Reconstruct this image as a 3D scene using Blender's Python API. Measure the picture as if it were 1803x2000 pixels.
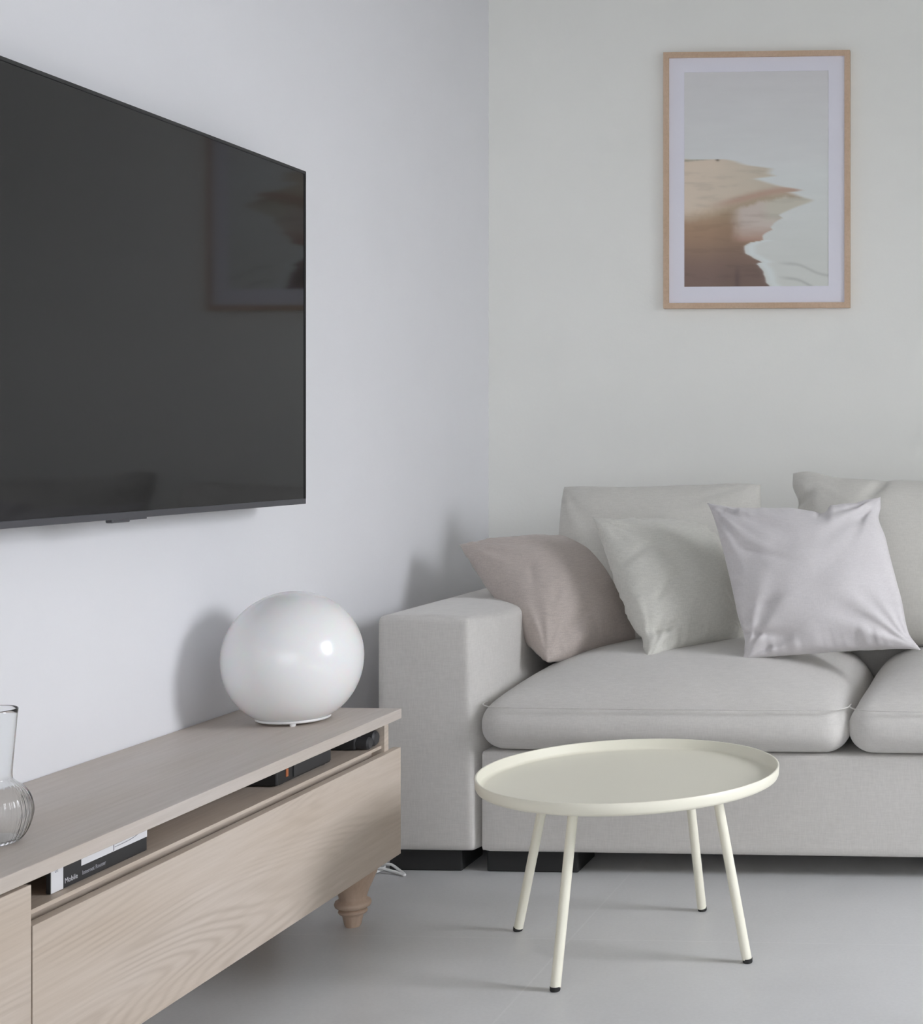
import bpy, bmesh, math, random
from mathutils import Vector, Matrix, noise

# ------------------------------------------------------------------ reset
for o in list(bpy.data.objects):
    bpy.data.objects.remove(o, do_unlink=True)
SC = bpy.context.scene
COL = SC.collection
PI = math.pi
random.seed(4)

# ------------------------------------------------------------------ camera
# room axes: x = 0 is the wall with the television, y runs towards the picture wall, z up
F_PX, CX, CY = 2900.0, 1850.0, 867.0
cam_d = bpy.data.cameras.new('camera')
cam = bpy.data.objects.new('camera', cam_d)
COL.objects.link(cam)
cam.location = (1.652, 0.0, 1.0)
cam.rotation_euler = (PI / 2, 0, math.atan(150.0 / F_PX))
cam_d.sensor_fit = 'AUTO'
cam_d.sensor_width = 36.0
cam_d.lens = 36.0 * F_PX / 2000.0
cam_d.shift_x = (901.5 - CX) / 2000.0
cam_d.shift_y = (CY - 1000.0) / 2000.0
cam_d.clip_start = 0.05
SC.camera = cam

# ------------------------------------------------------------------ exposure and light
SC.cycles.max_bounces = 14
SC.cycles.diffuse_bounces = 12
SC.view_settings.view_transform = 'Standard'
SC.view_settings.look = 'None'
SC.view_settings.gamma = 1.0
SC.view_settings.exposure = 0.52
SC.view_settings.use_curve_mapping = False

RX, RY0, RY1, RZ = 4.3, -3.0, 4.51, 2.6      # right wall, rear wall, picture wall, ceiling
W1 = dict(y0=1.95, y1=3.00, z0=1.05, z1=2.20)  # window in the right wall
W2 = dict(x0=0.35, x1=3.95, z0=0.05, z1=2.35)      # unseen window behind the photographer, added for fill light

world = bpy.data.worlds.new('sky')
SC.world = world
world.use_nodes = True
wn = world.node_tree
bg = wn.nodes['Background']
bg.inputs[0].default_value = (0.72, 0.80, 0.95, 1)
bg.inputs[1].default_value = 1.0


def area(name, loc, rot, sx, sy, power, color, spread=180):
    d = bpy.data.lights.new(name, 'AREA')
    d.shape = 'RECTANGLE'
    d.size, d.size_y = sx, sy
    d.energy = power
    d.color = color
    d.spread = math.radians(spread)
    o = bpy.data.objects.new(name, d)
    COL.objects.link(o)
    o.location = loc
    o.rotation_euler = rot
    return o


area('window_daylight', (RX - 0.25, (W1['y0'] + W1['y1']) / 2, (W1['z0'] + W1['z1']) / 2),
     (0, PI / 2 - math.radians(32), 0), W1['z1'] - W1['z0'] - 0.06, W1['y1'] - W1['y0'] - 0.2, 21.5, (0.93, 0.95, 1.0), 105)
area('rear_fill_light', ((W2['x0'] + W2['x1']) / 2, RY0 + 0.25, (W2['z0'] + W2['z1']) / 2),
     (PI / 2 - math.radians(20), 0, 0), W2['x1'] - W2['x0'], W2['z1'] - W2['z0'] - 0.25, 25, (1.0, 0.995, 0.955))  # added fill from behind the camera

# sun added for fill: through the side window, bouncing off floor outside the picture
sd = bpy.data.lights.new('fill_sun', 'SUN')
sd.energy = 36.0
sd.angle = math.radians(0.6)
sd.color = (1.0, 0.97, 0.92)
so = bpy.data.objects.new('fill_sun', sd)
COL.objects.link(so)
so.location = (8, 6, 6)
so.rotation_euler = Vector((-0.60, -0.50, -0.62)).to_track_quat('-Z', 'Y').to_euler()


# ------------------------------------------------------------------ materials
def new_mat(name, color=(0.8, 0.8, 0.8), rough=0.6, **kw):
    m = bpy.data.materials.new(name)
    m.use_nodes = True
    b = m.node_tree.nodes['Principled BSDF']
    b.inputs['Base Color'].default_value = (*color, 1)
    b.inputs['Roughness'].default_value = rough
    for k, v in kw.items():
        b.inputs[k.replace('_', ' ')].default_value = v
    return m, m.node_tree, b


def N(nt, typ, **kw):
    n = nt.nodes.new(typ)
    for k, v in kw.items():
        if k.startswith('in_'):
            n.inputs[int(k[3:]) if k[3:].isdigit() else k[3:].replace('_', ' ')].default_value = v
        else:
            setattr(n, k, v)
    return n


def coords(nt, scale=(1, 1, 1), rot=(0, 0, 0), loc=(0, 0, 0)):
    t = N(nt, 'ShaderNodeTexCoord')
    m = N(nt, 'ShaderNodeMapping')
    m.inputs['Scale'].default_value = scale
    m.inputs['Rotation'].default_value = rot
    m.inputs['Location'].default_value = loc
    nt.links.new(t.outputs['Object'], m.inputs['Vector'])
    return m.outputs['Vector']


def ramp(nt, fac, stops):
    r = N(nt, 'ShaderNodeValToRGB')
    el = r.color_ramp.elements
    while len(el) < len(stops):
        el.new(0.5)
    for e, (p, c) in zip(el, stops):
        e.position = p
        e.color = (*c, 1)
    nt.links.new(fac, r.inputs['Fac'])
    return r.outputs['Color']


def bump(nt, b, height, strength=0.2, dist=0.002):
    n = N(nt, 'ShaderNodeBump')
    n.inputs['Strength'].default_value = strength
    n.inputs['Distance'].default_value = dist
    nt.links.new(height, n.inputs['Height'])
    nt.links.new(n.outputs['Normal'], b.inputs['Normal'])


def scaled(c, k):
    return tuple(min(1, x * k) for x in c)


def paint(name, color):
    m, nt, b = new_mat(name, color, 0.75)
    nz = N(nt, 'ShaderNodeTexNoise', in_Scale=3.0, in_Detail=5.0, in_Roughness=0.6)
    nt.links.new(coords(nt), nz.inputs['Vector'])
    c = ramp(nt, nz.outputs['Fac'], [(0.3, scaled(color, 0.985)), (0.7, scaled(color, 1.01))])
    nt.links.new(c, b.inputs['Base Color'])
    fine = N(nt, 'ShaderNodeTexNoise', in_Scale=90.0, in_Detail=3.0)
    nt.links.new(coords(nt), fine.inputs['Vector'])
    bump(nt, b, fine.outputs['Fac'], 0.12, 0.002)
    return m


def fabric(name, color, thread=420.0, contrast=0.05, blotch=0.03, sheen=0.25):
    m, nt, b = new_mat(name, color, 0.95)
    b.inputs['Sheen Weight'].default_value = sheen
    b.inputs['Specular IOR Level'].default_value = 0.2
    v1 = N(nt, 'ShaderNodeTexNoise', in_Scale=1.0, in_Detail=2.0)
    nt.links.new(coords(nt, (thread * 0.12, thread * 0.12, thread)), v1.inputs['Vector'])
    v2 = N(nt, 'ShaderNodeTexNoise', in_Scale=1.0, in_Detail=2.0)
    nt.links.new(coords(nt, (thread, thread, thread * 0.12)), v2.inputs['Vector'])
    mx = N(nt, 'ShaderNodeMath', operation='ADD')
    nt.links.new(v1.outputs['Fac'], mx.inputs[0])
    nt.links.new(v2.outputs['Fac'], mx.inputs[1])
    hf = N(nt, 'ShaderNodeMath', operation='MULTIPLY', in_1=0.5)
    nt.links.new(mx.outputs[0], hf.inputs[0])
    col = ramp(nt, hf.outputs[0], [(0.35, scaled(color, 1 - contrast)), (0.65, scaled(color, 1 + contrast))])
    big = N(nt, 'ShaderNodeTexNoise', in_Scale=7.0, in_Detail=4.0)
    nt.links.new(coords(nt), big.inputs['Vector'])
    bc = ramp(nt, big.outputs['Fac'], [(0.3, (1 - blotch,) * 3), (0.7, (1.0,) * 3)])
    mul = N(nt, 'ShaderNodeMixRGB', blend_type='MULTIPLY')
    mul.inputs['Fac'].default_value = 1
    nt.links.new(col, mul.inputs[1])
    nt.links.new(bc, mul.inputs[2])
    nt.links.new(mul.outputs[0], b.inputs['Base Color'])
    bump(nt, b, hf.outputs[0], 0.2, 0.001)
    return m


def oak(name, light, mid, dark, cathedral=1.0, seed=0.0, along='Y'):
    """pale oak veneer with the grain running along y (or z for turned wood)"""
    m, nt, b = new_mat(name, mid, 0.5)
    g = (6.5, 0.75, 6.5) if along == 'Y' else (5.0, 5.0, 1.2)
    f = (95.0, 4.0, 95.0) if along == 'Y' else (60.0, 60.0, 6.0)
    base = N(nt, 'ShaderNodeTexNoise', in_Scale=1.0, in_Detail=1.6, in_Roughness=0.35, in_Distortion=0.05)
    nt.links.new(coords(nt, g, loc=(seed, seed * 1.7, seed * 0.6)), base.inputs['Vector'])
    k = N(nt, 'ShaderNodeMath', operation='MULTIPLY', in_1=250.0)
    nt.links.new(base.outputs['Fac'], k.inputs[0])
    s = N(nt, 'ShaderNodeMath', operation='SINE')
    nt.links.new(k.outputs[0], s.inputs[0])
    s2 = N(nt, 'ShaderNodeMath', operation='MULTIPLY_ADD', in_1=0.5, in_2=0.5)
    nt.links.new(s.outputs[0], s2.inputs[0])
    pw = N(nt, 'ShaderNodeMath', operation='POWER', in_1=1.8)
    nt.links.new(s2.outputs[0], pw.inputs[0])
    fade = N(nt, 'ShaderNodeTexNoise', in_Scale=1.0, in_Detail=3.0)
    nt.links.new(coords(nt, (4.0, 3.0, 9.0), loc=(seed + 3, 1, 2)), fade.inputs['Vector'])
    fr = ramp(nt, fade.outputs['Fac'], [(0.42, (0.08,) * 3), (0.66, (1, 1, 1))])
    rg = N(nt, 'ShaderNodeMath', operation='MULTIPLY')
    nt.links.new(pw.outputs[0], rg.inputs[0])
    nt.links.new(fr, rg.inputs[1])
    fib = N(nt, 'ShaderNodeTexNoise', in_Scale=1.0, in_Detail=6.0, in_Roughness=0.7)
    nt.links.new(coords(nt, f), fib.inputs['Vector'])
    c1 = ramp(nt, fib.outputs['Fac'], [(0.30, mid), (0.66, light)])
    # broad tonal drift of the veneer
    dr = N(nt, 'ShaderNodeTexNoise', in_Scale=1.0, in_Detail=2.0)
    nt.links.new(coords(nt, (6.0, 1.6, 6.0), loc=(seed * 2, 4, 1)), dr.inputs['Vector'])
    dc = ramp(nt, dr.outputs['Fac'], [(0.3, (0.95, 0.92, 0.89)), (0.7, (1.04, 1.05, 1.08))])
    mm = N(nt, 'ShaderNodeMixRGB', blend_type='MULTIPLY', in_Fac=1.0)
    nt.links.new(c1, mm.inputs[1])
    nt.links.new(dc, mm.inputs[2])
    mixn = N(nt, 'ShaderNodeMixRGB')
    amt = N(nt, 'ShaderNodeMath', operation='MULTIPLY', in_1=0.36 * cathedral)
    nt.links.new(rg.outputs[0], amt.inputs[0])
    nt.links.new(amt.outputs[0], mixn.inputs['Fac'])
    nt.links.new(mm.outputs[0], mixn.inputs[1])
    mixn.inputs[2].default_value = (*dark, 1)
    vor = N(nt, 'ShaderNodeTexVoronoi', in_Scale=1.0)
    nt.links.new(coords(nt, (6.0, 2.6, 7.0), loc=(seed, 0.35, 0.2)), vor.inputs['Vector'])
    kn = ramp(nt, vor.outputs['Distance'], [(0.0, (0.5 * cathedral,) * 3), (0.075, (0, 0, 0))])
    mk = N(nt, 'ShaderNodeMixRGB')
    nt.links.new(kn, mk.inputs['Fac'])
    nt.links.new(mixn.outputs[0], mk.inputs[1])
    mk.inputs[2].default_value = (*scaled(dark, 0.8), 1)
    nt.links.new(mk.outputs[0], b.inputs['Base Color'])
    bump(nt, b, fib.outputs['Fac'], 0.12, 0.001)
    return m


M = {}
M['wall'] = paint('cool_lit_wall_paint', (0.785, 0.785, 0.812))  # white wall; bluish cast of the window light put into the colour
M['back_wall'] = paint('warm_lit_wall_paint', (0.86, 0.86, 0.825))  # white wall; warm-green tint partly indirect light put into the colour
M['ceiling'] = paint('white_ceiling_paint', (0.57, 0.57, 0.56))
M['trim'] = new_mat('white_lacquer', (0.78, 0.78, 0.77), 0.4)[0]
M['sofa'] = fabric('greige_sofa_fabric', (0.60, 0.58, 0.555))
M['back_cushion'] = fabric('beige_back_cushion_fabric', (0.60, 0.585, 0.545))
M['mauve'] = fabric('taupe_linen', (0.49, 0.43, 0.395), 500, 0.10)
M['sage'] = fabric('beige_grey_linen', (0.60, 0.59, 0.545), 500, 0.08)
M['lilac'] = fabric('pale_grey_cotton', (0.625, 0.60, 0.61), 600, 0.05)
M['black'] = new_mat('black_plastic', (0.022, 0.022, 0.023), 0.45)[0]
M['black_matte'] = new_mat('black_block', (0.02, 0.02, 0.02), 0.8)[0]
M['bezel'] = new_mat('dark_grey_metal', (0.09, 0.09, 0.10), 0.35, Metallic=0.3)[0]
M['oak_front'] = oak('pale_oak_front', (0.580, 0.503, 0.428), (0.510, 0.433, 0.358), (0.33, 0.262, 0.20), 1.0, 0.0)
M['oak_door'] = oak('pale_oak_door', (0.580, 0.503, 0.428), (0.510, 0.433, 0.358), (0.33, 0.262, 0.20), 1.0, 5.3)
M['oak_top'] = oak('pale_oak_top', (0.57, 0.515, 0.465), (0.50, 0.445, 0.395), (0.42, 0.365, 0.315), 0.35, 2.0)
M['oak_turned'] = oak('turned_oak', (0.60, 0.46, 0.355), (0.50, 0.37, 0.275), (0.36, 0.26, 0.19), 0.2, 1.0, 'Z')
M['frame_wood'] = oak('light_oak_frame', (0.64, 0.47, 0.335), (0.55, 0.395, 0.275), (0.46, 0.32, 0.22), 0.3, 4.0)
M['cream'] = new_mat('cream_powder_coat', (0.80, 0.775, 0.66), 0.42)[0]
M['paper'] = new_mat('white_mat_board', (0.80, 0.79, 0.87), 0.8)[0]
M['white_plastic'] = new_mat('white_plastic', (0.8, 0.8, 0.8), 0.4)[0]
M['ink'] = new_mat('grey_print_ink', (0.30, 0.30, 0.33), 0.6)[0]
M['box_black'] = new_mat('black_printed_card', (0.028, 0.028, 0.03), 0.45)[0]
M['box_white'] = new_mat('white_printed_card', (0.72, 0.72, 0.74), 0.5)[0]
M['orange'] = new_mat('orange_mark', (0.45, 0.14, 0.05), 0.5)[0]
M['screen'] = new_mat('television_screen', (0.012, 0.012, 0.013), 0.06, IOR=1.5)[0]
M['opal'] = new_mat('opal_glass', (0.84, 0.84, 0.85), 0.22, IOR=1.5, Coat_Weight=0.3, Coat_Roughness=0.10,
                    Subsurface_Weight=0.3, Subsurface_Scale=0.03)[0]
M['clear_glass'] = new_mat('clear_glass', (0.985, 0.995, 0.995), 0.06, IOR=1.33, Transmission_Weight=1.0)[0]
m_, nt_, b_ = new_mat('window_glass', (1, 1, 1), 0.0)
tr_ = N(nt_, 'ShaderNodeBsdfTransparent')
gl_ = N(nt_, 'ShaderNodeBsdfGlossy', in_Roughness=0.02)
mx_ = N(nt_, 'ShaderNodeMixShader', in_0=0.06)
nt_.links.new(tr_.outputs[0], mx_.inputs[1])
nt_.links.new(gl_.outputs[0], mx_.inputs[2])
nt_.links.new(mx_.outputs[0], nt_.nodes['Material Output'].inputs[0])
M['window_glass'] = m_


def floor_material():
    base = (0.59, 0.59, 0.592)
    m, nt, b = new_mat('grey_stone_tile', base, 0.38)
    t = N(nt, 'ShaderNodeTexCoord')
    sep = N(nt, 'ShaderNodeSeparateXYZ')
    nt.links.new(t.outputs['Object'], sep.inputs[0])
    outs = []
    for ax, off, w in (('X', 0.737, 0.0022), ('Y', 2.955, 0.0022)):
        a = N(nt, 'ShaderNodeMath', operation='SUBTRACT', in_1=off)
        nt.links.new(sep.outputs[ax], a.inputs[0])
        p = N(nt, 'ShaderNodeMath', operation='PINGPONG', in_1=0.45)
        nt.links.new(a.outputs[0], p.inputs[0])
        l = N(nt, 'ShaderNodeMath', operation='LESS_THAN', in_1=w)
        nt.links.new(p.outputs[0], l.inputs[0])
        outs.append(l.outputs[0])
    mxx = N(nt, 'ShaderNodeMath', operation='MAXIMUM')
    nt.links.new(outs[0], mxx.inputs[0])
    nt.links.new(outs[1], mxx.inputs[1])
    n1 = N(nt, 'ShaderNodeTexNoise', in_Scale=2.6, in_Detail=8.0, in_Roughness=0.62)
    nt.links.new(coords(nt), n1.inputs['Vector'])
    c = ramp(nt, n1.outputs['Fac'], [(0.3, scaled(base, 0.93)), (0.7, scaled(base, 1.06))])
    n2 = N(nt, 'ShaderNodeTexNoise', in_Scale=140.0, in_Detail=3.0)
    nt.links.new(coords(nt), n2.inputs['Vector'])
    c2 = ramp(nt, n2.outputs['Fac'], [(0.3, (0.95,) * 3), (0.7, (1.0,) * 3)])
    mu = N(nt, 'ShaderNodeMixRGB', blend_type='MULTIPLY')
    mu.inputs['Fac'].default_value = 1
    nt.links.new(c, mu.inputs[1])
    nt.links.new(c2, mu.inputs[2])
    g = N(nt, 'ShaderNodeMixRGB')
    k = N(nt, 'ShaderNodeMath', operation='MULTIPLY', in_1=0.16)
    nt.links.new(mxx.outputs[0], k.inputs[0])
    nt.links.new(k.outputs[0], g.inputs['Fac'])
    nt.links.new(mu.outputs[0], g.inputs[1])
    g.inputs[2].default_value = (0.80, 0.80, 0.80, 1)
    nt.links.new(g.outputs[0], b.inputs['Base Color'])
    r = ramp(nt, n1.outputs['Fac'], [(0.3, (0.32,) * 3), (0.7, (0.45,) * 3)])
    nt.links.new(r, b.inputs['Roughness'])
    return m


M['floor'] = floor_material()


# ------------------------------------------------------------------ object helpers
def wloc(o):
    v = Vector((0, 0, 0))
    while o:
        v = v + Vector(o.location)
        o = o.parent
    return v


def obj(name, bm, mat, parent=None, smooth=False, sharp=None):
    """link a bmesh given in room coordinates as ONE object"""
    off = wloc(parent)
    bmesh.ops.recalc_face_normals(bm, faces=bm.faces)
    bmesh.ops.translate(bm, verts=bm.verts, vec=-off)
    me = bpy.data.meshes.new(name)
    bm.to_mesh(me)
    bm.free()
    me.materials.append(mat)
    if smooth or sharp:
        for p in me.polygons:
            p.use_smooth = True
        if sharp:
            me.set_sharp_from_angle(angle=math.radians(sharp))
    o = bpy.data.objects.new(name, me)
    COL.objects.link(o)
    if parent:
        o.parent = parent
    return o


def tag(o, label, cat, group=None):
    o['label'] = label
    o['category'] = cat
    if group:
        o['group'] = group
    return o


def thing(name, label, cat, loc, group=None):
    o = bpy.data.objects.new(name, None)
    o.empty_display_size = 0.05
    COL.objects.link(o)
    o.location = loc
    return tag(o, label, cat, group)


def struct(o):
    o['kind'] = 'structure'
    return o


def box(bm, x0, x1, y0, y1, z0, z1, bevel=0.0, seg=2):
    r = bmesh.ops.create_cube(bm, size=1)
    vs = r['verts']
    for v in vs:
        v.co = Vector(((x0 + x1) / 2 + v.co.x * (x1 - x0), (y0 + y1) / 2 + v.co.y * (y1 - y0),
                       (z0 + z1) / 2 + v.co.z * (z1 - z0)))
    if bevel > 0:
        es = list({e for v in vs for e in v.link_edges})
        bmesh.ops.bevel(bm, geom=es, offset=bevel, segments=seg, affect='EDGES', profile=0.5)
    return bm


def bx(*a, **k):
    return box(bmesh.new(), *a, **k)


def lathe(profile, c, seg=64, bm=None):
    """revolve (r, z) pairs about the vertical through c; open ends with r>0 are capped"""
    bm = bm or bmesh.new()
    rings = []
    for r, z in profile:
        if r < 1e-6:
            rings.append([bm.verts.new((c[0], c[1], c[2] + z))])
        else:
            rings.append([bm.verts.new((c[0] + r * math.cos(2 * PI * i / seg), c[1] + r * math.sin(2 * PI * i / seg),
                                        c[2] + z)) for i in range(seg)])
    for a, b in zip(rings, rings[1:]):
        for i in range(seg):
            j = (i + 1) % seg
            if len(a) == 1 and len(b) == 1:
                continue
            if len(a) == 1:
                bm.faces.new((a[0], b[i], b[j]))
            elif len(b) == 1:
                bm.faces.new((a[i], a[j], b[0]))
            else:
                bm.faces.new((a[i], a[j], b[j], b[i]))
    for ring in (rings[0], rings[-1]):
        if len(ring) > 1:
            bm.faces.new(ring)
    return bm


def tube(pts, r, seg=10, closed=False, bm=None, r1=None):
    bm = bm or bmesh.new()
    pts = [Vector(p) for p in pts]
    n = len(pts)
    rings = []
    up = None
    for i, p in enumerate(pts):
        if closed:
            t = (pts[(i + 1) % n] - pts[i - 1]).normalized()
        else:
            t = (pts[min(i + 1, n - 1)] - pts[max(i - 1, 0)]).normalized()
        if up is None:
            up = Vector((0, 0, 1)) if abs(t.z) < 0.9 else Vector((1, 0, 0))
        s = t.cross(up).normalized()
        up = s.cross(t).normalized()
        rr = r if r1 is None else r + (r1 - r) * i / (n - 1)
        rings.append([bm.verts.new(p + rr * (math.cos(2 * PI * k / seg) * s + math.sin(2 * PI * k / seg) * up))
                      for k in range(seg)])
    rng = range(n if closed else n - 1)
    for i in rng:
        a, b = rings[i], rings[(i + 1) % n]
        for k in range(seg):
            bm.faces.new((a[k], a[(k + 1) % seg], b[(k + 1) % seg], b[k]))
    if not closed:
        bm.faces.new(rings[0])
        bm.faces.new(rings[-1])
    return bm


def spline(pts, n=8):
    """Catmull-Rom through pts"""
    P = [Vector(p) for p in pts]
    P = [2 * P[0] - P[1]] + P + [2 * P[-1] - P[-2]]
    out = []
    for i in range(1, len(P) - 2):
        for k in range(n):
            t = k / n
            out.append(0.5 * ((2 * P[i]) + (-P[i - 1] + P[i + 1]) * t + (2 * P[i - 1] - 5 * P[i] + 4 * P[i + 1] - P[i + 2]) * t * t
                              + (-P[i - 1] + 3 * P[i] - 3 * P[i + 1] + P[i + 2]) * t ** 3))
    out.append(P[-2])
    return out


def soft_box(x0, x1, y0, y1, z0, z1, r, deform=None, cuts=30):
    bm = bmesh.new()
    bmesh.ops.create_cube(bm, size=2)
    bmesh.ops.subdivide_edges(bm, edges=bm.edges, cuts=cuts, use_grid_fill=True)
    c = Vector(((x0 + x1) / 2, (y0 + y1) / 2, (z0 + z1) / 2))
    h = Vector(((x1 - x0) / 2, (y1 - y0) / 2, (z1 - z0) / 2))
    r = min(r, min(h) * 0.999)
    for v in bm.verts:
        n = Vector([math.sin(max(-1, min(1, a)) * PI / 2) for a in v.co])
        q = Vector([n[i] * h[i] for i in range(3)])
        inner = Vector([max(-(h[i] - r), min(h[i] - r, q[i])) for i in range(3)])
        d = q - inner
        if d.length > 1e-9:
            q = inner + d.normalized() * r if max(abs(d.x), abs(d.y), abs(d.z)) > r * 0.999 else q
        u = Vector([q[i] / h[i] for i in range(3)])
        p = c + q
        if deform:
            p = deform(p, u)
        v.co = p
    return bm


# ------------------------------------------------------------------ the room shell
def wall_with_hole(axis, pos, t, a0, a1, h0, h1, hole):
    """axis 'x': wall in plane x=pos spanning y; axis 'y': plane y=pos spanning x"""
    bm = bmesh.new()
    segs = [(a0, hole[0], h0, h1), (hole[1], a1, h0, h1), (hole[0], hole[1], h0, hole[2]), (hole[0], hole[1], hole[3], h1)]
    for s in segs:
        if axis == 'x':
            box(bm, pos, pos + t, s[0], s[1], s[2], s[3])
        else:
            box(bm, s[0], s[1], pos - t, pos, s[2], s[3])
    return bm


M['unseen'] = paint('bright_white_wall_paint', (0.88, 0.88, 0.87))
T = 0.15
struct(obj('floor', bx(0, RX, RY0, RY1, -0.1, 0), M['floor']))
struct(obj('ceiling', bx(0, RX, RY0, RY1, RZ, RZ + 0.1), M['ceiling']))
struct(obj('wall_left', bx(-T, 0, RY0 - T, RY1 + T, -0.1, RZ + 0.1), M['wall']))
struct(obj('wall_back', bx(0, RX, RY1, RY1 + T, -0.1, RZ + 0.1), M['back_wall']))
struct(obj('wall_right', wall_with_hole('x', RX, T, RY0 - T, RY1 + T, -0.1, RZ + 0.1, (W1['y0'], W1['y1'], W1['z0'], W1['z1'])), M['unseen']))
struct(obj('wall_front', wall_with_hole('y', RY0, T, 0, RX, -0.1, RZ + 0.1, (W2['x0'], W2['x1'], W2['z0'], W2['z1'])), M['unseen']))
# windows: frame, mullion and pane (they light the room, out of view; the rear one added as fill)
w = W1
bm = bmesh.new()
for (a, b, c, d) in ((w['y0'], w['y1'], w['z0'], w['z0'] + .06), (w['y0'], w['y1'], w['z1'] - .06, w['z1']),
                     (w['y0'], w['y0'] + .06, w['z0'] + .06, w['z1'] - .06), (w['y1'] - .06, w['y1'], w['z0'] + .06, w['z1'] - .06)):
    box(bm, RX + 0.03, RX + 0.09, a, b, c, d)
wf = struct(obj('window_1', bm, M['trim']))
obj('pane', bx(RX + 0.055, RX + 0.063, w['y0'] + .06, w['y1'] - .06, w['z0'] + .06, w['z1'] - .06), M['window_glass'], wf)
w = W2
bm = bmesh.new()
for (a, b, c, d) in ((w['x0'], w['x1'], w['z0'], w['z0'] + .06), (w['x0'], w['x1'], w['z1'] - .06, w['z1']),
                     (w['x0'], w['x0'] + .06, w['z0'] + .06, w['z1'] - .06), (w['x1'] - .06, w['x1'], w['z0'] + .06, w['z1'] - .06)):
    box(bm, a, b, RY0 - 0.09, RY0 - 0.03, c, d)
wf = struct(obj('rear_fill_window', bm, M['trim']))
obj('pane', bx(w['x0'] + .06, w['x1'] - .06, RY0 - 0.063, RY0 - 0.055, w['z0'] + .06, w['z1'] - .06), M['window_glass'], wf)

# ------------------------------------------------------------------ sofa
SX0, SX1 = 0.142, 2.385          # outer faces of the arms
sofa = thing('sofa', 'long greige fabric sofa with boxy arms standing in front of the picture wall', 'sofa', ((SX0 + SX1) / 2, 3.86, 0))


def arm_deform(side):
    def f(p, u):
        q = p.copy()
        # the padded inner face swells out towards its middle
        inner = u.x * side
        if inner > 0:
            yy = (p.y - 3.40) / 0.60
            swell = 0.042 * max(0, 1 - (1 - min(1, max(0, yy) / 0.36)) ** 2)
            swell *= 0.55 + 0.45 * math.sin(min(1, max(0, p.z / 0.6)) * PI)
            q.x += side * swell * min(1, inner)
            q.x += side * 0.015 * (1 - min(1, max(0, p.z / 0.6))) * min(1, inner)
        if u.z > 0:                                    # top slightly crowned, dropping to the inner side
            q.z -= 0.010 * max(0, inner) ** 3 * (0.3 + min(1, max(0, (p.y - 3.4) / 0.2)))
            q.z += 0.004 * (1 - u.x * u.x)
        return q
    return f


obj('armrest', soft_box(SX0, 0.362, 3.395, 4.33, 0.05, 0.597, 0.014, arm_deform(1), 26), M['sofa'], sofa, sharp=50)
obj('armrest', soft_box(SX1 - 0.22, SX1, 3.395, 4.33, 0.05, 0.597, 0.014, arm_deform(-1), 26), M['sofa'], sofa, sharp=50)
obj('base', soft_box(0.389, SX1 - 0.25, 3.395, 4.32, 0.05, 0.285, 0.010, None, 14), M['sofa'], sofa, sharp=50)
obj('backrest', soft_box(0.365, SX1 - 0.225, 4.06, 4.33, 0.20, 0.592, 0.03, None, 18), M['sofa'], sofa, sharp=50)
for x0, x1 in ((0.165, 0.338), (0.398, 0.614), (1.92, 2.13), (2.19, 2.36)):
    obj('foot', bx(x0, x1, 3.412, 3.55, 0.0, 0.054, bevel=0.003), M['black_matte'], sofa)
    obj('foot', bx(x0, x1, 4.15, 4.28, 0.0, 0.054, bevel=0.003), M['black_matte'], sofa)


def seat_deform(seed):
    def f(p, u):
        q = p.copy()
        if u.z > 0:
            cr = 0.088 * (1 - abs(u.x) ** 3.4) * (1 - abs(min(0, u.y)) ** 2.6)
            q.z += cr * u.z
            q.z += 0.004 * noise.noise(Vector((p.x * 6, p.y * 6, seed)))
        # belly of the front edge and of the sides
        bulge = (1 - min(1, u.z * u.z))
        q.y -= 0.018 * max(0, -u.y) * bulge * (1 - u.x ** 6)
        q.x += 0.008 * u.x * bulge
        return q
    return f


seats = []
for i, (x0, x1) in enumerate(((0.392, 1.243), (1.255, 2.13))):
    sc = obj('seat_cushion', soft_box(x0, x1, 3.375, 4.04, 0.285, 0.402, 0.052, seat_deform(i * 7.0), 40), M['sofa'], sofa, smooth=True)
    r, zz = 0.052, 0.392
    cx0, cy0, hx, hy = (x0 + x1) / 2, (3.375 + 4.04) / 2, (x1 - x0) / 2, (4.04 - 3.375) / 2
    pts = [(x0, 3.95 - 0.05 * k, zz) for k in range(11)]
    for (cx_, cy_, a0) in ((x0 + r, 3.375 + r, PI), (x1 - r, 3.375 + r, 1.5 * PI)):
        for k in range(9):
            a = a0 + PI / 2 * k / 8
            pts.append((cx_ + r * math.cos(a), cy_ + r * math.sin(a), zz))
        if a0 == PI:
            pts += [(x0 + r + (x1 - x0 - 2 * r) * k / 12, 3.375, zz) for k in range(1, 12)]
    pts += [(x1, 3.45 + 0.05 * k, zz) for k in range(11)]
    df = seat_deform(i * 7.0)
    pts = [df(Vector(p), Vector(((p[0] - cx0) / hx, (p[1] - cy0) / hy, 0.55))) - Vector((0, 0, 0.0)) for p in pts]
    pts = [Vector((p.x, p.y, zz)) for p in pts]
    obj('piping', tube(pts[10:-10], 0.0014, 8), M['sofa'], sc, smooth=True)


def smooth_pw(pts, x):
    if x <= pts[0][0]:
        return pts[0][1]
    for (a, b), (c, d) in zip(pts, pts[1:]):
        if x <= c:
            t = (x - a) / (c - a)
            t = t * t * (3 - 2 * t)
            return b + (d - b) * t
    return pts[-1][1]


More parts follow.
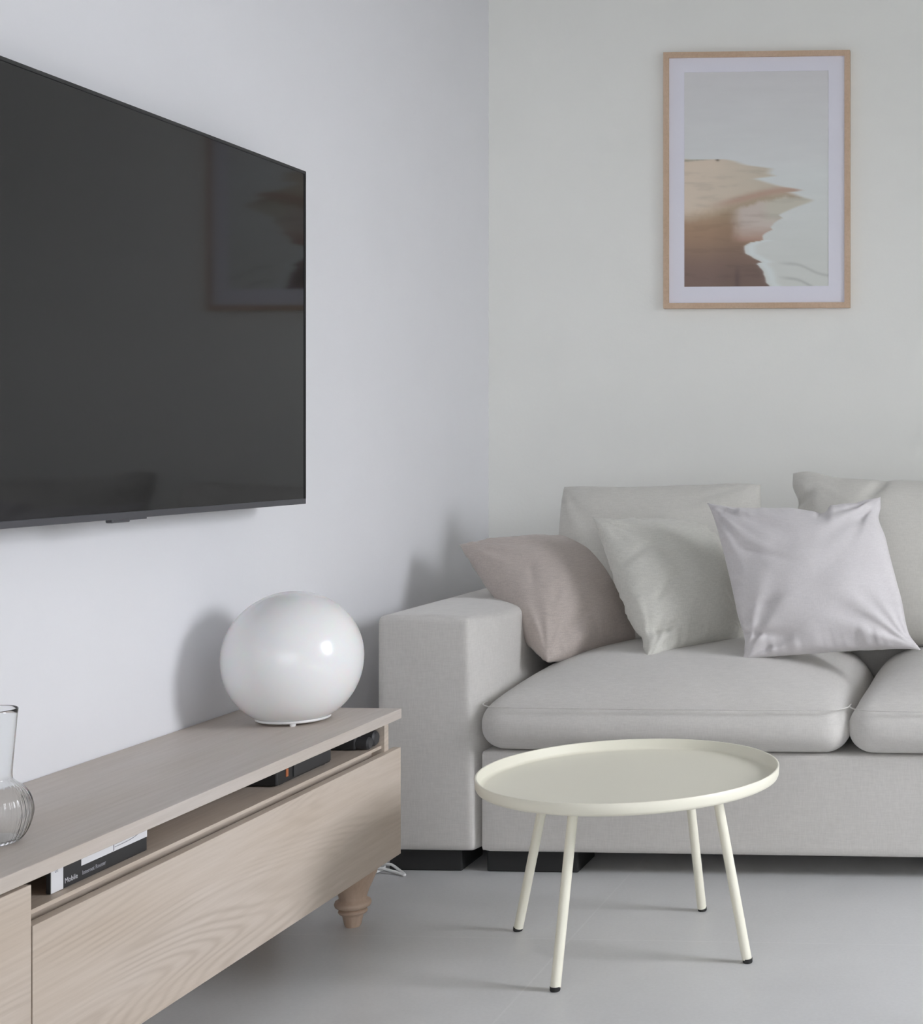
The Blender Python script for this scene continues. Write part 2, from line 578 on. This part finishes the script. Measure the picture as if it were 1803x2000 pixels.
def pillow(TL, TR, BR, BL, thick, bow=0.05, n=56, seed=0.0, wr=0.004, power=0.45, rnd=0.0, creases=(), ears=0.0, edges={}):
    """stuffed cushion spanned by four corners (seen from the front)"""
    TL, TR, BR, BL = map(Vector, (TL, TR, BR, BL))
    nrm = ((TR - BL).cross(TL - BR)).normalized()      # towards the front
    if nrm.y > 0:
        nrm = -nrm
    bm = bmesh.new()

    def P(i, j, side):
        u = math.sin((2 * i / n - 1) * PI / 2) * 0.55 + (2 * i / n - 1) * 0.45
        v = math.sin((2 * j / n - 1) * PI / 2) * 0.55 + (2 * j / n - 1) * 0.45
        uu = u * (1 - bow * (1 - v * v) * abs(u))
        vv = v * (1 - bow * (1 - u * u) * abs(v))
        if rnd:
            k = 1 - rnd * (abs(u) * abs(v)) ** 4
            uu *= k
            vv *= k
        if ears:
            k = 1 + ears * (abs(u) * abs(v)) ** 10
            uu *= k
            vv *= k
        for side_, prof_ in edges.items():
            if side_ == 'top':
                vv += smooth_pw(prof_, u) * ((v + 1) / 2) ** 4
            elif side_ == 'bottom':
                vv += smooth_pw(prof_, u) * ((1 - v) / 2) ** 4
            elif side_ == 'left':
                uu += smooth_pw(prof_, v) * ((1 - u) / 2) ** 4
            else:
                uu += smooth_pw(prof_, v) * ((u + 1) / 2) ** 4
        s, t = (uu + 1) / 2, (vv + 1) / 2
        p = (BL * (1 - s) + BR * s) * (1 - t) + (TL * (1 - s) + TR * s) * t
        body = max(0, (1 - u * u) * (1 - v * v))
        h = thick / 2 * body ** power
        if side:
            # folds radiating from the corners, soft dents elsewhere
            edge = min(1, body * 14)
            w_ = 0
            for cu, cv in ((-1, -1), (1, -1), (-1, 1), (1, 1)):
                du, dv = u - cu, v - cv
                rr = math.hypot(du, dv)
                a = math.atan2(dv, du)
                w_ += noise.noise(Vector((a * 4.5 + cu * 9, rr * 0.7, seed + cv * 5))) * math.exp(-(rr / 0.8) ** 2) * min(1, rr * 4)
            h += (w_ * wr * 3.2 + wr * 1.4 * noise.noise(Vector((u * 2.4, v * 2.4, seed + 3)))) * edge
            # puckers along the seam
            d = min(1 - abs(u), 1 - abs(v))
            along = v if abs(u) > abs(v) else u
            h += wr * 1.7 * noise.noise(Vector((along * 13, seed, 2 + u))) * math.exp(-(d / 0.16) ** 2) * min(1, d * 22)
            for (cu, cv, ang, ln, wd, dep) in creases:
                du, dv = u - cu, v - cv
                a = math.radians(ang)
                L = du * math.cos(a) + dv * math.sin(a)
                D = -du * math.sin(a) + dv * math.cos(a)
                h -= dep * math.exp(-(L / ln) ** 2 - (D / wd) ** 2) * (1.0 if D > 0 else 0.7)
        return p + nrm * (h * side) + nrm * 0.0

    grid = {}
    for side in (1, -1):
        for i in range(n + 1):
            for j in range(n + 1):
                if i in (0, n) or j in (0, n):
                    if (i, j, 0) not in grid:
                        grid[i, j, 0] = bm.verts.new(P(i, j, 0))
                    grid[i, j, side] = grid[i, j, 0]
                else:
                    grid[i, j, side] = bm.verts.new(P(i, j, side))
        for i in range(n):
            for j in range(n):
                q = [grid[i, j, side], grid[i + 1, j, side], grid[i + 1, j + 1, side], grid[i, j + 1, side]]
                bm.faces.new(q if side > 0 else q[::-1])
    bmesh.ops.smooth_vert(bm, verts=bm.verts, factor=0.3, use_axis_x=True, use_axis_y=True, use_axis_z=True)
    return bm


# the loose back cushions of the sofa
obj('back_cushion', pillow((0.375, 4.05, 0.885), (0.935, 4.05, 0.893), (0.95, 3.93, 0.46), (0.39, 3.93, 0.46), 0.20, 0.012, 52, 1.0,
                           0.003, 0.34, 0.02, edges={'top': ((-1, 0), (-0.3, -0.035), (0.35, -0.02), (0.85, 0.005), (1, 0))}),
    M['back_cushion'], sofa, smooth=True)
obj('back_cushion', pillow((1.010, 4.05, 0.925), (1.60, 4.05, 0.905), (1.60, 3.92, 0.46), (1.04, 3.92, 0.46), 0.22, 0.02, 60, 5.0,
                           0.003, 0.34, 0.03, creases=((-0.15, 0.85, 62, 0.2, 0.06, 0.022), (-0.9, 0.62, 40, 0.12, 0.04, 0.02)),
                           edges={'top': ((-1, 0.01), (-0.85, 0.02), (-0.5, -0.06), (-0.1, -0.07), (0.0, -0.06), (1, -0.04)),
                                  'left': ((-1, 0.0), (0.4, 0.02), (0.62, 0.06), (0.85, 0.0), (1, 0.0))}), M['back_cushion'], sofa, smooth=True)
obj('back_cushion', pillow((1.62, 4.05, 0.90), (2.15, 4.05, 0.90), (2.15, 3.92, 0.46), (1.63, 3.92, 0.46), 0.20, 0.02, 40, 8.0,
                           0.003, 0.34, 0.03), M['back_cushion'], sofa, smooth=True)

# ------------------------------------------------------------------ throw cushions
GT = 'throw cushions on the sofa'
p = obj('throw_cushion', pillow((0.150, 3.88, 0.732), (0.460, 4.07, 0.740), (0.640, 3.93, 0.478), (0.480, 3.60, 0.462), 0.215, 0.025, 64, 11.0, 0.0042,
                                0.50, creases=((-0.62, 0.05, 60, 0.18, 0.04, 0.008), (-0.5, -0.35, 45, 0.16, 0.04, 0.009),
                                               (-0.35, -0.72, 12, 0.3, 0.045, 0.010)), edges={'right': ((-1, 0), (0, 0.02), (1, 0))}), M['mauve'], smooth=True)
tag(p, 'taupe linen throw cushion leaning over the left armrest of the sofa', 'cushion', GT)
p = obj('throw_cushion', pillow((0.540, 3.80, 0.805), (0.815, 4.04, 0.785), (0.915, 3.91, 0.485), (0.735, 3.585, 0.475), 0.20, 0.025, 64, 23.0, 0.006,
                                0.50, creases=((-0.7, 0.35, 15, 0.2, 0.045, 0.012), (-0.55, -0.25, 30, 0.25, 0.045, 0.012),
                                               (-0.7, -0.72, -4, 0.22, 0.045, 0.026)), ears=0.03, edges={'left': ((-1, -0.03), (-0.9, 0.02), (-0.72, 0.05), (-0.3, 0.0), (1, 0))}), M['sage'], smooth=True)
tag(p, 'beige-grey linen throw cushion, the middle one between the taupe and the pale cushion', 'cushion', GT)
p = obj('throw_cushion', pillow((0.86, 3.72, 0.845), (1.285, 3.74, 0.86), (1.395, 3.60, 0.503), (0.975, 3.585, 0.475), 0.19, 0.03, 72, 37.0, 0.006,
                                0.44, creases=((-0.55, 0.25, -25, 0.25, 0.05, 0.012), (-0.6, -0.4, 10, 0.2, 0.045, 0.012),
                                               (-0.72, -0.75, -10, 0.25, 0.045, 0.018), (0.27, 0.90, 80, 0.14, 0.04, 0.018),
                                               (0.80, 0.72, 40, 0.16, 0.045, 0.014), (0.35, -0.9, 75, 0.1, 0.03, 0.010),
                                               (0.55, -0.88, 80, 0.1, 0.03, 0.009)), ears=0.035,
                                edges={'top': ((-1, 0), (-0.6, -0.05), (-0.1, -0.06), (0.33, -0.145), (0.42, -0.05), (0.7, -0.035), (0.88, 0.0), (1, 0)),
                                       'left': ((-1, -0.03), (-0.9, 0.01), (-0.75, 0.03), (-0.4, 0.0), (1, 0)),
                                       'right': ((-1, 0), (-0.8, -0.05), (-0.3, -0.01), (0.45, -0.01), (0.72, -0.045), (0.9, 0.0), (1, 0))}),
        M['lilac'], smooth=True)
tag(p, 'pale lilac-grey throw cushion at the front, largest in view and rightmost of the three', 'cushion', GT)

# ------------------------------------------------------------------ media cabinet
FX = 0.338                        # front plane
ZT, ZTL, ZN, ZD, ZB = 0.441, 0.419, 0.3735, 0.3598, 0.135
YR, YL, YD = 3.072, 1.22, 1.905   # right end, left end, joint of door and drawer
cab = thing('media_cabinet', 'low pale oak media cabinet with an open slot above its drawer, on turned feet', 'cabinet', (0.17, 2.15, 0))
obj('top', bx(0.004, FX, YL, YR + 0.004, ZTL + 0.001, ZT, bevel=0.0012), M['oak_top'], cab)
body = bmesh.new()
box(body, 0.004, 0.325, 3.020, 3.040, ZB + 0.002, ZTL)                  # right side panel
box(body, 0.004, 0.325, YL + 0.015, YL + 0.035, ZB + 0.002, ZTL)        # left side panel
box(body, 0.004, 0.316, YD - 0.016, YD + 0.002, ZB + 0.002, ZTL)        # partition
box(body, 0.004, 0.012, YL + 0.035, 3.020, ZB + 0.002, ZTL)             # back panel
box(body, 0.012, 0.300, YL + 0.035, 3.020, ZB + 0.002, ZB + 0.02)       # bottom
obj('body', body, M['oak_front'], cab)
obj('niche_shelf', bx(0.012, 0.319, YD + 0.002, 3.020, ZN - 0.0065, ZN, bevel=0.0005), M['oak_front'], cab)
obj('rail', bx(0.280, 0.298, YD + 0.002, 3.020, ZN - 0.04, ZN - 0.007), M['oak_front'], cab)
obj('drawer', bx(FX - 0.018, FX, YD + 0.001, YR, ZB, ZD, bevel=0.001), M['oak_front'], cab)
obj('door', bx(FX - 0.018, FX, YL, YD - 0.002, ZB, ZTL - 0.003, bevel=0.001), M['oak_door'], cab)
prof = [(0.0, 0.0), (0.0145, 0.0), (0.0165, 0.004), (0.0205, 0.022), (0.0225, 0.026), (0.0270, 0.028), (0.0290, 0.0315), (0.0275, 0.0345),
        (0.0225, 0.0370), (0.0285, 0.039), (0.0350, 0.043), (0.0365, 0.048), (0.0350, 0.053), (0.0295, 0.056),
        (0.0270, 0.060), (0.0285, 0.066), (0.0330, 0.078), (0.0400, 0.094), (0.0470, 0.110), (0.0500, 0.122), (0.0500, ZB + 0.002), (0, ZB + 0.002)]
for x, y in ((0.262, 3.012), (0.075, 3.0), (0.245, 1.30), (0.075, 1.30)):
    obj('turned_foot', lathe(prof, (x, y, 0), 40), M['oak_turned'], cab, sharp=55)

# ------------------------------------------------------------------ things in the open slot
sb = thing('set_top_box', 'flat black set-top box with a small orange mark in the cabinet slot', 'electronics', (0.20, 2.735, ZN))
bm = bx(0.13, 0.292, 2.640, 2.850, ZN + 0.002, ZN + 0.0375, bevel=0.003)
obj('case', bm, M['black'], sb)
obj('front_panel', bx(0.2918, 0.294, 2.70, 2.847, ZN + 0.006, ZN + 0.035, bevel=0.0008), new_mat('grey_black_plastic', (0.035, 0.035, 0.037), 0.35)[0], sb)
obj('status_mark', bx(0.2918, 0.2935, 2.672, 2.680, ZN + 0.012, ZN + 0.027, bevel=0.0005), M['orange'], sb)
for yy in (2.665, 2.83):
    obj('foot', bx(0.275, 0.287, yy - 0.006, yy + 0.006, ZN + 0.0003, ZN + 0.0025), M['black'], sb)

gm = thing('gadget', 'small black gadget with two rounded knobs at the right end of the cabinet slot', 'electronics', (0.24, 2.98, ZN))
obj('case', bx(0.10, 0.290, 2.962, 3.008, ZN + 0.0003, ZN + 0.033, bevel=0.005, seg=3), M['black'], gm, sharp=40)
gr_m = new_mat('worn_black_rubber', (0.045, 0.045, 0.048), 0.5)[0]
for (x, y, z, r) in ((0.302, 2.976, ZN + 0.0135, 0.0128), (0.303, 3.0025, ZN + 0.0185, 0.0160)):
    bm = bmesh.new()
    pts = [(x - 0.022, y, z), (x + 0.010, y, z), (x + 0.014, y, z)]
    tube(pts[:2], r, 22, bm=bm)
    tube(pts[1:], r, 22, bm=bm, r1=r * 0.78)
    obj('knob', bm, gr_m, gm, sharp=40)


def text_mesh(s, size, loc, rotm, depth=0.0002):
    cu = bpy.data.curves.new('t', 'FONT')
    cu.body = s
    cu.size = size
    cu.extrude = depth
    to = bpy.data.objects.new('t', cu)
    COL.objects.link(to)
    dg = bpy.context.evaluated_depsgraph_get()
    me = bpy.data.meshes.new_from_object(to.evaluated_get(dg))
    bm = bmesh.new()
    bm.from_mesh(me)
    bpy.data.objects.remove(to, do_unlink=True)
    bpy.data.meshes.remove(me)
    bpy.data.curves.remove(cu)
    bmesh.ops.transform(bm, matrix=Matrix.Translation(loc) @ rotm, verts=bm.verts)
    return bm


# text runs along +y, up is +z, faces +x
ROT_X = Matrix(((0, 0, 1), (1, 0, 0), (0, 1, 0))).to_4x4()
BXF = 0.302
gb = thing('product_box', 'thin black and white printed box standing at the left end of the cabinet slot', 'box', (0.2, 2.11, ZN))
obj('carton', bx(BXF - 0.007, BXF, 1.995, 2.222, ZN + 0.0003, ZN + 0.045, bevel=0.0012), M['box_black'], gb)
e = BXF + 0.0004
obj('label_strip', bx(BXF - 0.001, e, 1.9955, 2.0215, ZN + 0.001, ZN + 0.0443), M['box_white'], gb)
obj('icon', text_mesh('01', 0.0085, (e + 0.0001, 2.003, ZN + 0.028), ROT_X), M['ink'], gb)
pz0, pz1 = ZN + 0.0215, ZN + 0.0443
pp = obj('picture_panel', bx(BXF - 0.001, e, 2.062, 2.2215, pz0, pz1), M['box_white'], gb)
bm = bmesh.new()
box(bm, e - 0.0002, e + 0.0003, 2.064, 2.134, pz0 + 0.0125, pz0 + 0.0139)
box(bm, e - 0.0002, e + 0.0003, 2.1365, 2.1385, pz0 + 0.001, pz1)
arc = [(e, 2.140, pz0 + 0.006), (e, 2.170, pz0 + 0.0065), (e, 2.190, pz0 + 0.0085), (e, 2.203, pz0 + 0.0125), (e, 2.212, pz0 + 0.020)]
tube(spline(arc, 6), 0.0006, 6, bm=bm)
arc = [(e, 2.140, pz0 + 0.010), (e, 2.168, pz0 + 0.0105), (e, 2.185, pz0 + 0.013), (e, 2.196, pz0 + 0.018)]
tube(spline(arc, 6), 0.0005, 6, bm=bm)
obj('line_drawing', bm, M['ink'], pp)
obj('lettering', text_mesh('Mobile', 0.0105, (e - 0.0002, 2.025, ZN + 0.007), ROT_X), new_mat('pale_print', (0.55, 0.55, 0.58), 0.6)[0], gb)
obj('lettering', text_mesh('Internet Router', 0.0086, (e - 0.0002, 2.064, ZN + 0.0080), ROT_X), new_mat('grey_print', (0.36, 0.36, 0.40), 0.6)[0], gb)

# ------------------------------------------------------------------ globe lamp
GC = Vector((0.179, 2.925, ZT))
lamp = thing('globe_lamp', 'white opal glass globe table lamp standing on the right end of the cabinet', 'lamp', GC)
R = 0.1335
zc = 0.128
prof = []
a0 = -math.asin((zc - 0.0100) / R)
for k in range(49):
    a = a0 + (PI / 2 - a0) * k / 48
    prof.append((R * max(0, math.cos(a)) ** (0.86 if a < 0 else 1.0), zc + R * math.sin(a)))
prof[-1] = (0, zc + R)
obj('glass_globe', lathe(prof, GC, 96), M['opal'], lamp, smooth=True)
prof = [(0.0, 0.005), (0.068, 0.005), (0.0705, 0.0062), (0.0712, 0.008), (0.0708, 0.0105), (0.067, 0.0115), (0.0, 0.0115)]
obj('base_ring', lathe(prof, GC, 72), M['white_plastic'], lamp, sharp=50)
for k in range(3):
    a = math.radians(-64 + 120 * k)
    obj('foot', lathe([(0, 0.0), (0.005, 0.0), (0.006, 0.002), (0.006, 0.0052), (0, 0.0052)],
                      (GC.x + 0.064 * math.cos(a), GC.y + 0.064 * math.sin(a), GC.z), 16), M['white_plastic'], lamp, sharp=50)

# ------------------------------------------------------------------ ribbed glass vase
VC = Vector((0.207, 2.005, ZT))
bm = bmesh.new()
seg = 120
outer = [(0.0, 0.0), (0.030, 0.0), (0.038, 0.004), (0.046, 0.016), (0.0515, 0.034), (0.052, 0.048), (0.048, 0.064), (0.040, 0.077),
         (0.030, 0.086), (0.0275, 0.092), (0.0278, 0.105), (0.030, 0.132), (0.0322, 0.160), (0.0345, 0.187)]
sp = spline([(r, z, 0) for r, z in outer], 4)
outer = [(max(0, p.x), p.y) for p in sp]
wall_t = 0.0014
inner = [(max(0.0, r - wall_t), z if z > 0.006 else 0.006) for r, z in outer[::-1]]
prof = outer + [(outer[-1][0] - wall_t / 2, outer[-1][1] + 0.0008)] + inner
prof = [p for i, p in enumerate(prof) if i == 0 or abs(p[0] - prof[i - 1][0]) + abs(p[1] - prof[i - 1][1]) > 1e-5]
prof[-1] = (0, 0.006)
lathe(prof, VC, seg, bm)
for v in bm.verts:
    d = v.co - VC
    r = math.hypot(d.x, d.y)
    if 0.004 < d.z < 0.084 and r > 0.02:
        a = math.atan2(d.y, d.x)
        k = 1 + 0.024 * math.cos(40 * a) * min(1, (0.084 - d.z) / 0.02)
        v.co.x = VC.x + d.x * k
        v.co.y = VC.y + d.y * k
v_ = obj('ribbed_vase', bm, M['clear_glass'], smooth=True)
tag(v_, 'clear glass vase with a ribbed round belly and tall neck on the cabinet top', 'vase')

# ------------------------------------------------------------------ television
TVX = 0.12
tv = thing('television', 'large black flat television hung on the left wall above the cabinet', 'television', (0.06, 2.46, 1.2))
TY0, TY1, TZ0, TZ1 = 1.84, 3.098, 0.872, 1.582
obj('case', bx(TVX - 0.045, TVX - 0.004, TY0 + 0.002, TY1 - 0.002, TZ0 + 0.002, TZ1 - 0.002, bevel=0.004), M['black'], tv)
bm = bmesh.new()
box(bm, TVX - 0.010, TVX, TY0, TY1, TZ0, TZ0 + 0.0115, bevel=0.001)
obj('lower_bezel', bm, M['bezel'], tv)
bm = bmesh.new()
box(bm, TVX - 0.010, TVX, TY0, TY1, TZ1 - 0.006, TZ1)
box(bm, TVX - 0.010, TVX, TY0, TY0 + 0.005, TZ0 + 0.0112, TZ1 - 0.006)
box(bm, TVX - 0.010, TVX, TY1 - 0.005, TY1, TZ0 + 0.0112, TZ1 - 0.006)
obj('side_bezel', bm, M['black'], tv)
obj('screen', bx(TVX - 0.006, TVX - 0.0015, TY0 + 0.004, TY1 - 0.004, TZ0 + 0.011, TZ1 - 0.005), M['screen'], tv)
bm = bmesh.new()
box(bm, TVX - 0.014, TVX - 0.001, 2.425, 2.475, TZ0 - 0.006, TZ0 + 0.003, bevel=0.002)
box(bm, TVX - 0.014, TVX - 0.002, 2.475, 2.525, TZ0 - 0.003, TZ0 + 0.003, bevel=0.001)
obj('sensor_block', bm, M['bezel'], tv)
obj('wall_bracket', bx(0.0015, TVX - 0.045, 2.2, 2.7, 1.08, 1.38), M['black_matte'], tv)

# ------------------------------------------------------------------ framed picture
PY = RY1 - 0.022                       # front plane of the frame
fx0, fx1, fz0, fz1 = 0.551, 1.124, 1.414, 2.197
pic = thing('framed_picture', 'beach photograph in a light wooden frame hanging on the back wall', 'picture', ((fx0 + fx1) / 2, RY1 - 0.011, (fz0 + fz1) / 2))
fw = 0.0165
bm = bmesh.new()


def mitre(bm, a, b, c, d, y0, y1):
    vs0 = [bm.verts.new((p[0], y0, p[1])) for p in (a, b, c, d)]
    vs1 = [bm.verts.new((p[0], y1, p[1])) for p in (a, b, c, d)]
    bm.faces.new(vs0)
    bm.faces.new(vs1[::-1])
    for i in range(4):
        j = (i + 1) % 4
        bm.faces.new((vs0[i], vs0[j], vs1[j], vs1[i]))


O = [(fx0, fz0), (fx1, fz0), (fx1, fz1), (fx0, fz1)]
I = [(fx0 + fw, fz0 + fw), (fx1 - fw, fz0 + fw), (fx1 - fw, fz1 - fw), (fx0 + fw, fz1 - fw)]
for i in range(4):
    bm = bmesh.new()
    j = (i + 1) % 4
    mitre(bm, O[i], O[j], I[j], I[i], PY, RY1 - 0.001)
    obj('frame_rail', bm, M['frame_wood'], pic)
my = PY + 0.008
px0, px1, pz0, pz1 = 0.614, 1.058, 1.481, 2.137
# mat board with its bevelled opening
bm = bmesh.new()
mo = [(fx0 + fw - 0.002, fz0 + fw - 0.002), (fx1 - fw + 0.002, fz0 + fw - 0.002), (fx1 - fw + 0.002, fz1 - fw + 0.002), (fx0 + fw - 0.002, fz1 - fw + 0.002)]
mi = [(px0, pz0), (px1, pz0), (px1, pz1), (px0, pz1)]
for i in range(4):
    j = (i + 1) % 4
    mitre(bm, mo[i], mo[j], mi[j], mi[i], my, my + 0.002)
obj('mat_board', bm, M['paper'], pic)


# the print: a misty shore seen from above, as colours per point of a fine mesh
def lerp(a, b, t):
    t = max(0, min(1, t))
    return tuple(a[k] + (b[k] - a[k]) * t for k in range(3))


def sm(a, b, x):
    t = max(0, min(1, (x - a) / (b - a)))
    return t * t * (3 - 2 * t)


def piecewise(pts, x):
    if x <= pts[0][0]:
        return pts[0][1]
    for (a, b), (c, d) in zip(pts, pts[1:]):
        if x <= c:
            return b + (d - b) * (x - a) / (c - a)
    return pts[-1][1]


def lin(c):
    return tuple(((x / 255 + 0.055) / 1.055) ** 2.4 if x > 10 else x / 3294 for x in c)


# coordinates measured on the print: s 0..1 left to right, t 0..1 top to bottom
def art(s, t):
    n1 = noise.fractal(Vector((s * 3, t * 26, 1.0)), 0.8, 2.0, 4)
    n2 = noise.fractal(Vector((s * 14, t * 14, 5.0)), 0.8, 2.0, 4)
    sky = lerp((174, 173, 174), (178, 180, 179), t * 2)
    sea = lerp((178, 181, 180), (172, 174, 170), (t - 0.45) * 2)
    c = lerp(sky, sea, sm(0.40, 0.5, t))
    c = tuple(x + 1.5 * n1 for x in c)
    # wavelets low on the right
    if t > 0.75 and s > 0.5:
        for (a0, b0, dk) in ((0.875, 0.16, 16), (0.938, 0.20, 18)):
            line = a0 + (s - 0.62) * b0 + 0.006 * math.sin(s * 22) + 0.05 * max(0, s - 0.8)
            d = abs(t - line)
            c = tuple(x - dk * math.exp(-(d / 0.007) ** 2) * sm(0.62, 0.74, s) for x in c)
    # shore: right-hand limit of the sand for every height t
    limit = [(0.405, 0.0), (0.408, 0.30), (0.415, 0.36), (0.435, 0.44), (0.452, 0.62), (0.475, 0.60), (0.487, 0.64), (0.498, 0.50),
             (0.515, 0.58), (0.535, 0.68), (0.548, 0.80), (0.556, 0.82), (0.562, 0.74), (0.580, 0.80), (0.60, 0.90), (0.612, 0.86),
             (0.630, 0.78), (0.655, 0.69), (0.668, 0.655), (0.680, 0.68), (0.700, 0.63), (0.722, 0.60), (0.733, 0.615), (0.745, 0.57),
             (0.765, 0.545), (0.782, 0.55), (0.792, 0.46), (0.805, 0.43), (0.825, 0.415), (0.845, 0.44), (0.870, 0.50), (0.884, 0.54),
             (0.889, 0.505), (0.915, 0.54), (0.945, 0.56), (0.975, 0.57), (1.0, 0.60)]
    L = piecewise(limit, t) + 0.010 * noise.noise(Vector((t * 60, 0, 3))) * sm(0.6, 0.7, t)
    soft = 0.05 * (1 - sm(0.56, 0.68, t)) + 0.012
    inside = sm(L + soft * 0.4, L - soft, s) if t > 0.404 else 0
    if inside > 0 and t > 0.404:
        cream = (178, 165, 150)
        grey = (163, 155, 141)
        pink = (152, 126, 112)
        brown = (136, 112, 92)
        deep = (106, 88, 80)
        blush = (160, 140, 130)
        top = lerp(cream, grey, sm(0.0, 0.7, s) + 0.2 * n1)
        low = lerp(lerp((150, 134, 112), brown, sm(0.60, 0.75, t)), deep, sm(0.72, 0.95, t))
        low = lerp(low, scaled_(low, 0.93), sm(0.15, 0.35, s))
        # the swoosh: the boundary of light dune and dark sand rises to the right
        edge = 0.665 - 0.09 * sm(0.0, 0.6, s) - 0.02 * s
        sand = lerp(top, low, sm(edge - 0.035, edge + 0.05, t + 0.01 * n2))
        # reddish crest
        crest = 0.625 - 0.075 * sm(0.1, 0.75, s)
        k = math.exp(-((t - crest) / 0.016) ** 2) * sm(0.12, 0.4, s) * 0.85
        sand = lerp(sand, pink, k)
        # pale basin right of the dark sand
        bl = sm(0.30, 0.42, s + 0.02 * n2) * sm(crest + 0.022, crest + 0.050, t + 0.012 * n2) * (1 - sm(0.775, 0.80, t - 0.0 * s))
        basin = lerp((166, 156, 148), (146, 120, 106), sm(0.70, 0.785, t) + 0.2 * n1)
        basin = lerp(basin, (164, 160, 148), sm(0.5, 0.62, s) * (1 - sm(0.66, 0.72, t)))
        sand = lerp(sand, basin, bl)
        # streaks
        sand = lerp(sand, scaled_(sand, 0.96), sm(0.1, 0.6, n1))
        k = math.exp(-((s - 0.37) / 0.018) ** 2) * sm(0.88, 0.96, t)
        sand = lerp(sand, (84, 70, 66), k * 0.8)
        # dark tree line on the far crest
        if t < 0.425 and s < 0.27:
            k = math.exp(-((t - 0.413 + 0.012 * sm(0, 0.25, s)) / 0.0045) ** 2)
            sand = lerp(sand, (120, 118, 104), k * (0.7 + 0.5 * n2))
        k = math.exp(-((t - 0.410) / 0.006) ** 2 - ((s - 0.235) / 0.012) ** 2)
        sand = lerp(sand, (90, 80, 66), k)
        c = lerp(c, sand, inside)
    # foam where water meets the wet sand
    if t > 0.78:
        k = math.exp(-((s - L - 0.04) / 0.035) ** 2)
        c = lerp(c, (182, 188, 188), k * 0.7)
    return c


def scaled_(c, k):
    return tuple(x * k for x in c)


NX, NZ = 150, 222
bm = bmesh.new()
vs = [[bm.verts.new((px0 - 0.004 + (px1 - px0 + 0.008) * i / NX, my + 0.0024, pz1 + 0.004 - (pz1 - pz0 + 0.008) * j / NZ))
       for i in range(NX + 1)] for j in range(NZ + 1)]
cols = []
for j in range(NZ):
    for i in range(NX):
        bm.faces.new((vs[j][i], vs[j + 1][i], vs[j + 1][i + 1], vs[j][i + 1]))
m, nt, b = new_mat('beach_print', (1, 1, 1), 0.6)
at_ = N(nt, 'ShaderNodeAttribute', attribute_name='print_colour')
nt.links.new(at_.outputs['Color'], b.inputs['Base Color'])
pr = obj('print', bm, m, pic)
ca = pr.data.color_attributes.new('print_colour', 'FLOAT_COLOR', 'POINT')
ART_GAIN = 1.68
for j in range(NZ + 1):
    for i in range(NX + 1):
        c = lin(art(i / NX, j / NZ))
        ca.data[j * (NX + 1) + i].color = (min(1, c[0] * ART_GAIN), min(1, c[1] * ART_GAIN), min(1, c[2] * ART_GAIN), 1)
obj('backing_board', bx(fx0 + 0.004, fx1 - 0.004, my + 0.003, RY1 - 0.002, fz0 + 0.004, fz1 - 0.004), M['black_matte'], pic)

# ------------------------------------------------------------------ tray table
TC = Vector((0.870, 2.915, 0))
table = thing('tray_table', 'round cream metal tray table on four slanted legs in front of the sofa', 'table', TC)
RT, ZR = 0.294, 0.356
prof = [(0.0, ZR - 0.0245), (RT - 0.006, ZR - 0.0245), (RT - 0.002, ZR - 0.0225), (RT, ZR - 0.018), (RT + 0.001, ZR - 0.001), (RT, ZR),
        (RT - 0.0025, ZR), (RT - 0.0035, ZR - 0.001), (RT - 0.005, ZR - 0.016), (RT - 0.010, ZR - 0.0205), (RT - 0.016, ZR - 0.0215), (0.0, ZR - 0.0215)]
obj('tray', lathe(prof, TC, 128), M['cream'], table, sharp=60)
for (x, y) in ((0.614, 3.000), (0.796, 2.674), (0.964, 3.149), (1.120, 2.839)):
    d = Vector((x - TC.x, y - TC.y, 0)).normalized()
    topp = TC + d * 0.192 + Vector((0, 0, ZR - 0.025))
    foot = Vector((x, y, 0.0))
    ax = (topp - foot).normalized()
    lg = obj('leg', tube([foot + ax * 0.007, topp], 0.0095, 20), M['cream'], table, sharp=50)
    obj('foot_cap', lathe([(0, 0.0), (0.0085, 0.0), (0.0095, 0.002), (0.0095, 0.0085), (0, 0.0085)], foot, 20), M['black_matte'], lg, sharp=50)

# ------------------------------------------------------------------ white cable on the floor
zc_ = 0.0035
path = spline([(0.012, 3.05, 0.26), (0.02, 3.09, 0.05), (0.03, 3.20, zc_), (0.08, 3.335, zc_), (0.135, 3.368, zc_), (0.158, 3.392, zc_ + 0.004),
               (0.150, 3.41, zc_ + 0.009), (0.118, 3.412, zc_ + 0.012), (0.080, 3.395, zc_ + 0.009), (0.072, 3.37, zc_ + 0.004),
               (0.100, 3.362, zc_ + 0.007), (0.150, 3.383, zc_ + 0.009), (0.200, 3.374, zc_ + 0.002), (0.222, 3.362, zc_),
               (0.214, 3.374, zc_ + 0.001), (0.185, 3.398, zc_ + 0.008), (0.135, 3.43, 0.03), (0.125, 3.52, 0.05), (0.08, 3.75, 0.03), (0.06, 4.05, zc_)], 8)
for q in path:
    if q.y > 3.36 and q.x > 0.145 and q.y > 3.405:
        q.x = 0.13
tag(obj('power_cable', tube(path, 0.0032, 8), M['white_plastic'], smooth=True), 'white cable looping on the floor between the cabinet foot and the sofa', 'cable')
